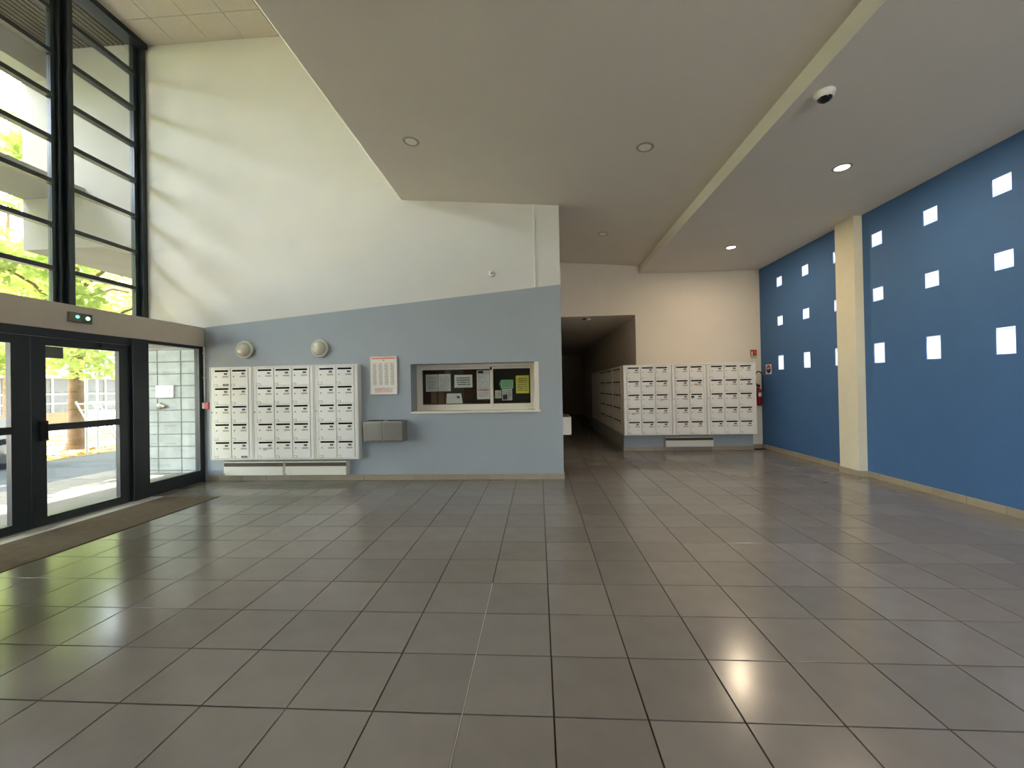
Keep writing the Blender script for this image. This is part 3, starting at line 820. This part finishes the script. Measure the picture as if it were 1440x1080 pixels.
MB().box(-5.368, -5.328, 4.482, 4.485, 1.19, 1.235).build('press_window', 'red', o)
o = thing('exit_light', 'small emergency light with two bright lamps on the beam', 'emergency light', (XG + .03, 2.71, 2.3))
bx = XG + .03
MB().bbox(bx, bx + .035, 2.6, 2.845, 2.272, 2.385, .004).build('body', 'exitbody', o)
MB().box(bx + .035, bx + .038, 2.725, 2.84, 2.278, 2.38).build('green_panel', 'exitgreen', o)
MB().lathe((bx + .036, 2.68, 2.335), (1, 0, 0), [(0, .019), (.01, .017), (.015, 0)], 12).build('lamp', 'ledc', o)
MB().lathe((bx + .037, 2.79, 2.33), (1, 0, 0), [(0, .023), (.01, .02), (.016, 0)], 12).build('lamp', 'ledw', o)
# extinguisher + signs
o = thing('fire_extinguisher', 'red fire extinguisher with black hose beside the alcove mailboxes', 'extinguisher', (4.665, 7.36, .92))
ex, ey = 4.668, 7.37
MB().lathe((ex, ey, .925), (0, 0, 1), [(0, 0), (0, .05), (.012, .058), (.3, .058), (.34, .05), (.37, .03), (.385, .02), (.4, .02)], 20).build('cylinder', 'redext', o)
MB().bbox(ex - .03, ex + .03, ey - .0605, ey - .055, 1.12, 1.2, .002).build('label_band', 'signwhite', o)
MB().bbox(ex - .03, ex + .03, ey - .02, ey + .02, 1.325, 1.355, .004).prism([(ex - .05, 1.355), (ex + .02, 1.355), (ex + .03, 1.37), (ex - .06, 1.385)], 1, ey - .012, ey + .012).build('valve', 'black', o)
hp = [(ex - .02, ey - .02, 1.33)]
for k in range(13):
    th = math.radians(200 - k * 17)
    hp.append((ex - .015 + .085 * math.cos(th), ey - .05, 1.5 + .15 * math.sin(th)))
hp += [(ex + .06, ey - .055, 1.36), (ex + .055, ey - .055, 1.22)]
MB().tube(hp, .012, 8).build('hose', 'black', o)
MB().box(ex - .03, ex + .03, ey + .05, YA - .001, 1.2, 1.24).build('bracket', 'steel', o)
o = thing('extinguisher_sign', 'red extinguisher sign with pale green base on the cream wall', 'sign', (4.625, YA, 1.94))
MB().box(4.56, 4.692, YA - .004, YA - .001, 1.94, 2.126).build('plate', 'signgreen', o)
MB().box(4.56, 4.692, YA - .006, YA - .004, 2.0, 2.126).build('red_field', 'red', o)
MB().box(4.582, 4.606, YA - .0075, YA - .006, 2.01, 2.09).build('symbol', 'signwhite', o)
MB().prism([(4.64, 2.11), (4.655, 2.11), (4.668, 2.07), (4.66, 2.035), (4.645, 2.025), (4.65, 2.06)], 1, YA - .0075, YA - .006).build('flame_symbol', 'orange', o)
o = thing('round_sign', 'small white sign with red and dark blue disc on the blue wall', 'sign', (XR, 7.165, 1.585))
MB().box(XR - .004, XR - .001, 7.06, 7.27, 1.585, 1.79).build('plate', 'signwhite', o)
MB().lathe((XR - .004, 7.165, 1.69), (-1, 0, 0), [(0, .085), (.0015, .085), (.0016, 0)], 28).build('blue_disc', 'signblue', o)
pts = [(7.165 + .085 * math.cos(math.radians(tt)), 1.69 + .085 * math.sin(math.radians(tt))) for tt in range(-10, 191, 10)]
MB().prism(pts, 0, XR - .0072, XR - .0056).build('red_field', 'red', o)
MB().box(XR - .0085, XR - .0072, 7.115, 7.215, 1.7, 1.72).build('white_bar', 'signwhite', o)
# white box on the passage wall
o = thing('wall_box', 'white box hanging on the passage wall by the dark corridor', 'wall box', (.41, 5.4, .6))
MB().bbox(XC - .002, .497, 5.14, 5.85, .602, .9, .005).build('body', 'plastic', o)
MB().box(XC + .02, .48, 5.15, 5.84, .9, .903).build('top_grille', 'heatdark', o)

# ------------------------------------------------------------------ ceiling fittings
def downlight(loc, label, lit, nrm=(0, 0, -1), r=.085):
    t = thing('ceiling_downlight', label, 'ceiling lamp', loc, 'lit downlights' if lit else 'unlit downlights')
    MB().lathe(loc, nrm, [(-.002, r - .012), (.004, r - .014), (.008, r - .004), (.006, r + .008), (0, r + .014)], 32).build('ring', 'ring', t)
    MB().lathe(loc, nrm, [(.003, r - .012), (.0035, 0)], 32).build('lamp', 'lit' if lit else 'unlit', t)
    if lit:
        ld = bpy.data.lights.new('downlight_lamp', 'AREA')
        ld.energy = LAMP_W; ld.color = (1.0, .80, .56); ld.shape = 'DISK'; ld.size = r * 1.6
        lo = bpy.data.objects.new('downlight_lamp', ld); col.objects.link(lo); lo.parent = t
        lo.location = (0, 0, -.012)
    return t
LAMP_W = 14.5
downlight((3.478, 3.15, ZL), 'lit ceiling downlight nearer the dome camera', True)
downlight((3.475, 5.868, ZL), 'lit ceiling downlight nearer the alcove wall', True)
downlight((3.478, .43, ZL), 'added lit downlight out of view above and behind the dome camera', True)  # added lamp out of view, lifts the dim hall
downlight((3.478, -2.29, ZL), 'added lit downlight out of view at the near end of the low ceiling', True)  # another added lamp, unseen, for more light in the hall
nm = (-.0819, 0, -.9966)
for (x, y, lab) in ((-1.482, 2.972, 'unlit ceiling downlight near the slanting slab edge'), (1.221, 2.966, 'unlit ceiling downlight near the middle of the sloping ceiling'), (1.165, 5.647, 'unlit ceiling downlight in the passage before the corridor')):
    downlight((x, y, midz(x)), lab, False, nm)
downlight((1.2, 9.0, 2.956), 'unlit ceiling downlight inside the dark corridor', False)
o = thing('corridor_detector', 'small pale detector on the corridor ceiling edge', 'detector', (1.15, 7.75, 2.956))
MB().lathe((1.15, 7.75, 2.956), (0, 0, -1), [(0, 0), (0, .05), (.02, .05), (.035, .03), (.036, 0)], 20).build('body', 'plastic', o)
MB().box(1.0, 1.08, 7.72, 7.78, 2.93, 2.956).build('mount', 'black', o)
o = thing('dome_camera', 'white dome security camera with black lens on the low ceiling', 'security camera', (2.42, 1.84, ZL))
dc = Vector((2.42, 1.84, ZL))
MB().lathe(dc, (0, 0, -1), [(0, 0), (0, .075), (.012, .078), (.03, .074), (.048, .06), (.056, .05)], 36).build('housing', 'plastic', o)
dn = Vector((-.28, -.38, -1)).normalized()
MB().lathe(dc + Vector((0, 0, -.032)), dn, [(0, .058), (.022, .054), (.04, .042), (.052, .024), (.056, 0)], 36).build('dome', 'domedark', o)
MB().lathe(dc + Vector((0, 0, -.032)) + dn * .004, dn, [(0, .0585), (.01, .062), (.016, .0585)], 36).build('dome_ring', 'plastic', o)

# ------------------------------------------------------------------ outdoors: building frame
struct('outdoor_wall', MB().box(-9.85, -6.47, 5.5, 8.4, 4.22, 8.2), 'conc', 'pale concrete block of the building beyond the window')
struct('outdoor_slab', MB().box(-9.85, -8.56, -4.6, 5.5, 5.2, 5.34), 'conc', 'pale concrete ledge running outside the window')
rf = struct('roof', MB().box(-9.85, 5.2, -5.2, 19.4, 8.1, 8.3).box(-9.85, -9.3, -5.2, 5.5, 7.47, 8.1), 'conc', 'concrete roof overhang')
for k in range(26):
    x = -9.2 + k * .1
    MB().box(x, x + .07, -1, 5.5, 8.03, 8.1).build('soffit_slat', 'soffitslat', rf)
MB().box(-9.3, -6.47, -1, 5.5, 8.085, 8.099).build('soffit_panel', 'soffit', rf)
bwall = struct('outdoor_block_wall', MB().box(-7.62, -5.4, 5.512, 5.7, -.1, 2.6).box(-5.5, -5.4, YB + .45, 5.512, -.1, 2.6), 'mortar', 'concrete block wall outside the fixed pane')
bpz = None
for r in range(-1, 12):
    for c in range(-2, 4):
        x0_, x1_ = -7.158 + c * .463, -7.158 + (c + 1) * .463
        x0_ = max(x0_, -7.62); x1_ = min(x1_, -5.55)
        if x1_ - x0_ < .05: continue
        z0_, z1_ = max(-.02 + r * .2255, -.09), min(-.02 + (r + 1) * .2255, 2.6)
        if z1_ - z0_ < .03: continue
        MB().bbox(x0_ + .007, x1_ - .007, 5.5 + random.uniform(-.004, .002), 5.54, z0_ + .008, z1_ - .008, .006).build('block', 'block', bwall)
o = thing('intercom', 'white square intercom plate on the concrete block wall', 'intercom', (-6.99, 5.5, 1.45))
MB().bbox(-7.165, -6.815, 5.46, 5.497, 1.342, 1.572, .006).build('plate', 'plastic', o)
MB().bbox(-7.1, -6.88, 5.452, 5.46, 1.41, 1.51, .006).build('inner_frame', 'signwhite', o)
o = thing('door_call_button', 'round steel call button under the intercom plate', 'call button', (-7.08, 5.5, 1.19))
MB().lathe((-7.1, 5.497, 1.19), (0, -1, 0), [(0, 0), (0, .06), (.03, .06), (.045, .045), (.047, 0)], 20).build('body', 'steel', o)
MB().tube([(-7.06, 5.46, 1.2), (-6.95, 5.44, 1.17)], .03, 10).build('lever', 'lock', o)

# ------------------------------------------------------------------ outdoors: ground
GZ = -.06
struct('ground', MB().box(-90, 60, -60, 90, -.4, GZ - .05), 'ground')
struct('pavement', MB().box(-8.4, XG - .06, -20, 30, -.2, GZ - .01), 'mortar')
pv = bpy.data.objects['pavement']
for (a0, a1) in ((XG - .07, -6.92), (-6.92, -8.4)):
    lo, hi = sorted((a0, a1))
    for k in range(8):
        y_ = 0.2 + k * 1.2
        MB().bbox(lo + .008, hi - .008, y_ + .006, y_ + 1.194, GZ - .03, GZ, .004).build('paving_slab', 'paving', pv)
struct('road', MB().box(-11.2, -8.4, -30, 40, -.2, GZ - .02), 'asphalt')
lt = struct('verge', MB().box(-12.65, -11.2, -30, 40, -.2, GZ), 'earth')
struct('road_far', MB().box(-14.7, -12.65, -30, 40, -.2, GZ - .02), 'asphalt')
struct('verge_far', MB().box(-18.4, -14.7, -30, 40, -.2, GZ), 'earth')
ll = MB()
for k in range(1600):
    x, y = (random.uniform(-12.9, -11.1) if k % 2 else random.uniform(-18.2, -14.5)), random.uniform(3, 16)
    s = random.uniform(.04, .09); an = random.uniform(0, 6.28)
    c_, s_ = math.cos(an) * s, math.sin(an) * s
    z = GZ + .008
    ll.add([(x + c_, y + s_, z), (x - s_ * .6, y + c_ * .6, z + random.uniform(0, .03)), (x - c_, y - s_, z), (x + s_ * .6, y - c_ * .6, z + random.uniform(0, .03))], [(0, 1, 2, 3)])
tag(ll.build('leaf_litter', 'litterleaf'), 'dry yellow leaves scattered under the street trees', 'fallen leaves', kind='stuff')

# ------------------------------------------------------------------ trees
def tree(x, y, h, rad, crown_r, low, n, label, seed, lean=.0):
    rnd = random.Random(seed)
    t = thing('street_tree', label, 'tree', (x, y, GZ), 'street trees outside')
    pts = [(x, y, GZ - .05), (x + .02, y + lean * .3, GZ + .25), (x, y + lean, 1.6), (x + .05, y + lean * 1.4, 3.2), (x - .1, y + lean * 2, h * .55), (x, y + lean * 2, h * .8)]
    MB().tube(pts, [rad * 1.35, rad * 1.05, rad * .95, rad * .9, rad * .5, rad * .15], 14).build('trunk', 'bark', t)
    cents = []
    for k in range(9):
        an = k * 2.4 + rnd.random(); zz = rnd.uniform(2.6, h * .6)
        r = crown_r * rnd.uniform(.55, .95)
        tip = (x + math.cos(an) * r, y + lean * 1.5 + math.sin(an) * r, zz + rnd.uniform(.4, 2.0))
        MB().tube([(x, y + lean * 1.3, zz), ((x + tip[0]) / 2, (y + lean + tip[1]) / 2, (zz + tip[2]) / 2 + .25), tip], [rad * .35, rad * .2, rad * .06], 7).build('branch', 'bark', t)
        cents.append(tip)
    blobs = []
    for k in range(46):
        an = rnd.uniform(0, 6.283); rr = crown_r * math.sqrt(rnd.random()); zz = rnd.uniform(low, h)
        sh = math.sin(math.pi * min(1, max(.12, (zz - low + .8) / (h - low + 1.2)))) ** .6
        blobs.append((x + math.cos(an) * rr * sh, y + lean * 2 + math.sin(an) * rr * sh, zz, rnd.uniform(.5, 1.0)))
    blobs += [(c[0], c[1], c[2], .8) for c in cents]
    mb = MB()
    V = []; F = []
    for k in range(n):
        b = blobs[rnd.randrange(len(blobs))]
        d = Vector((rnd.gauss(0, 1), rnd.gauss(0, 1), rnd.gauss(0, .8))); d = d.normalized() * b[3] * rnd.random() ** .4
        p = Vector(b[:3]) + d
        if p.z < low - .3: p.z = low - .3 + rnd.random() * .5
        u = Vector((rnd.gauss(0, 1), rnd.gauss(0, 1), rnd.gauss(0, .5))).normalized()
        w = u.orthogonal().normalized(); 
        w = (Matrix.Rotation(rnd.uniform(0, 6.28), 3, u) @ w)
        s = rnd.uniform(.07, .13)
        o_ = len(V)
        V += [p - u * s, p + w * s * .6 - u * s * .1, p + u * s, p - w * s * .6 - u * s * .1]
        F.append((o_, o_ + 1, o_ + 2, o_ + 3))
    mb.add(V, F)
    mb.build('crown', 'leaf', t)['kind'] = 'stuff'
tree(-12.77, 8.76, 9.5, .175, 3.0, 2.15, 17000, 'thick-trunked street tree seen through the glass door', 3, .06)
tree(-13.0, 15.2, 10, .18, 3.4, 2.3, 15000, 'leafy street tree beyond the concrete block, behind the window corner', 5)
tree(-13.2, 4.2, 7.6, .17, 2.5, 1.9, 12000, 'leafy street tree at the edge of the tall window', 8)
tree(-13.1, .2, 7.6, .16, 2.5, 1.8, 11000, 'added low leafy tree out of view beyond the entrance doors', 21)  # added out of view to block the low sky from the window
tree(-12.9, -4.6, 7.6, .16, 2.6, 1.8, 11000, 'added low leafy tree out of view at the near end of the road', 22)  # unseen too, added to shade the lower sky further along
tree(-20.0, 12.6, 11, .2, 3.6, 2.6, 12000, 'bigger leafy tree across the far road', 11)
tree(-20.5, 21.0, 11, .2, 3.8, 2.6, 10000, 'distant leafy tree by the shop fronts', 17)

# ladder, post and barrier leaning by the tree
def ladder(base, tip, w, n, label):
    b, tp = Vector(base), Vector(tip)
    side = Vector((.66, .75, 0)).normalized() * w / 2
    t = thing('ladder', label, 'ladder', base, 'ladders by the tree')
    for s in (-1, 1):
        MB().tube([b + side * s, tp + side * s * .8], .02, 6).build('rail', 'galv', t)
    for k in range(n):
        f = (k + .6) / n
        c = b.lerp(tp, f)
        MB().tube([c - side, c + side], .013, 6).build('rung', 'galv', t)
ladder((-11.62, 8.72, GZ), (-12.02, 8.36, 1.25), .36, 8, 'pale metal ladder leaning against the tree, nearer the post')
ladder((-11.42, 9.08, GZ), (-11.8, 8.74, 1.2), .36, 8, 'pale metal ladder leaning beside the tree, away from the post')
o = thing('metal_post', 'white metal post with a crossbar in front of the tree', 'post', (-11.35, 7.85, GZ))
MB().tube([(-11.35, 7.85, GZ), (-11.35, 7.85, 2.05)], .03, 8).build('upright', 'galv', o)
MB().tube([(-11.45, 8.2, GZ), (-11.45, 8.2, 2.05)], .022, 8).build('upright', 'galv', o)
MB().tube([(-11.3, 7.6, 1.2), (-11.5, 8.7, 1.2)], .022, 8).build('crossbar', 'galv', o)
MB().tube([(-11.35, 7.8, 2.03), (-11.46, 8.26, 2.03)], .022, 8).build('top_bar', 'galv', o)

# car whose wheel shows at the edge of the door
car = thing('parked_car', 'pale parked car with dark tyre at the edge of the doors', 'car', (-11.75, 4.55, GZ))
prof = [(2.55, .3), (2.6, .75), (2.8, .88), (3.5, 1.0), (4.1, 1.42), (5.3, 1.45), (5.9, 1.0), (6.55, .92), (6.72, .7), (6.72, .3)]
cx0, cx1 = -12.6, -11.02
MB().prism(prof, 0, cx0, cx1).build('body', 'carpaint', car)
MB().prism([(3.75, 1.05), (4.2, 1.36), (5.22, 1.39), (5.68, 1.05)], 0, cx1 - .01, cx1 + .006).build('side_window', 'carglass', car)
MB().prism([(3.75, 1.05), (4.2, 1.36), (5.22, 1.39), (5.68, 1.05)], 0, cx0 - .006, cx0 + .01).build('side_window', 'carglass', car)
for yw in (3.3, 6.02):
    for xw_, sgn in ((cx1 - .17, 1), (cx0 + .17, -1)):
        wh = MB().lathe((xw_, yw, GZ + .3), (sgn, 0, 0), [(-.1, .0), (-.1, .27), (-.08, .31), (.17, .31), (.19, .28), (.185, .2), (.18, .0)], 24).build('wheel', 'tyre', car)
        MB().lathe((xw_, yw, GZ + .3), (sgn, 0, 0), [(.182, .2), (.192, .19), (.186, .06), (.2, .05), (.201, 0)], 20).build('rim', 'steel', wh)

# far shop building across the street
fb = thing('shop_building', 'pale building with shop fronts across the street', 'building', (-26, 20, GZ - .05))
MB().box(-34, -26, 4, 44, GZ - .05, 9).build('wall', 'farwall', fb)
for k in range(10):
    ya = 5 + k * 3.8
    MB().bbox(-26.0, -25.0, ya - .1, ya + 3.6, 2.35, 2.75, .02).build('canopy', 'farwhite', fb)
    wdw = MB().box(-26.02, -25.96, ya, ya + 3.4, .5, 2.3).build('shop_window', 'farglass', fb)
    for j in range(4): MB().box(-25.96, -25.9, ya + j * 1.1, ya + j * 1.1 + .07, .5, 2.3).build('mullion', 'farwhite', wdw)
    for z in (.95, 1.45): MB().box(-25.96, -25.9, ya, ya + 3.4, z, z + .06).build('glazing_bar', 'farwhite', wdw)
    MB().box(-26.0, -25.94, ya, ya + 3.4, GZ, .48).build('stall_riser', 'farred' if k % 2 else 'farwhite', fb)
    for z0_, z1_ in ((3.1, 4.5), (5.6, 7.0)):
        for j in range(2):
            ww = MB().box(-26.02, -25.97, ya + .3 + j * 1.7, ya + 1.5 + j * 1.7, z0_, z1_).build('window', 'farglass', fb)
            MB().box(-25.97, -25.92, ya + .86 + j * 1.7, ya + .94 + j * 1.7, z0_, z1_).build('glazing_bar', 'farwhite', ww)
            MB().box(-25.97, -25.9, ya + .25 + j * 1.7, ya + 1.55 + j * 1.7, z0_ - .1, z0_).build('sill', 'farwhite', ww)
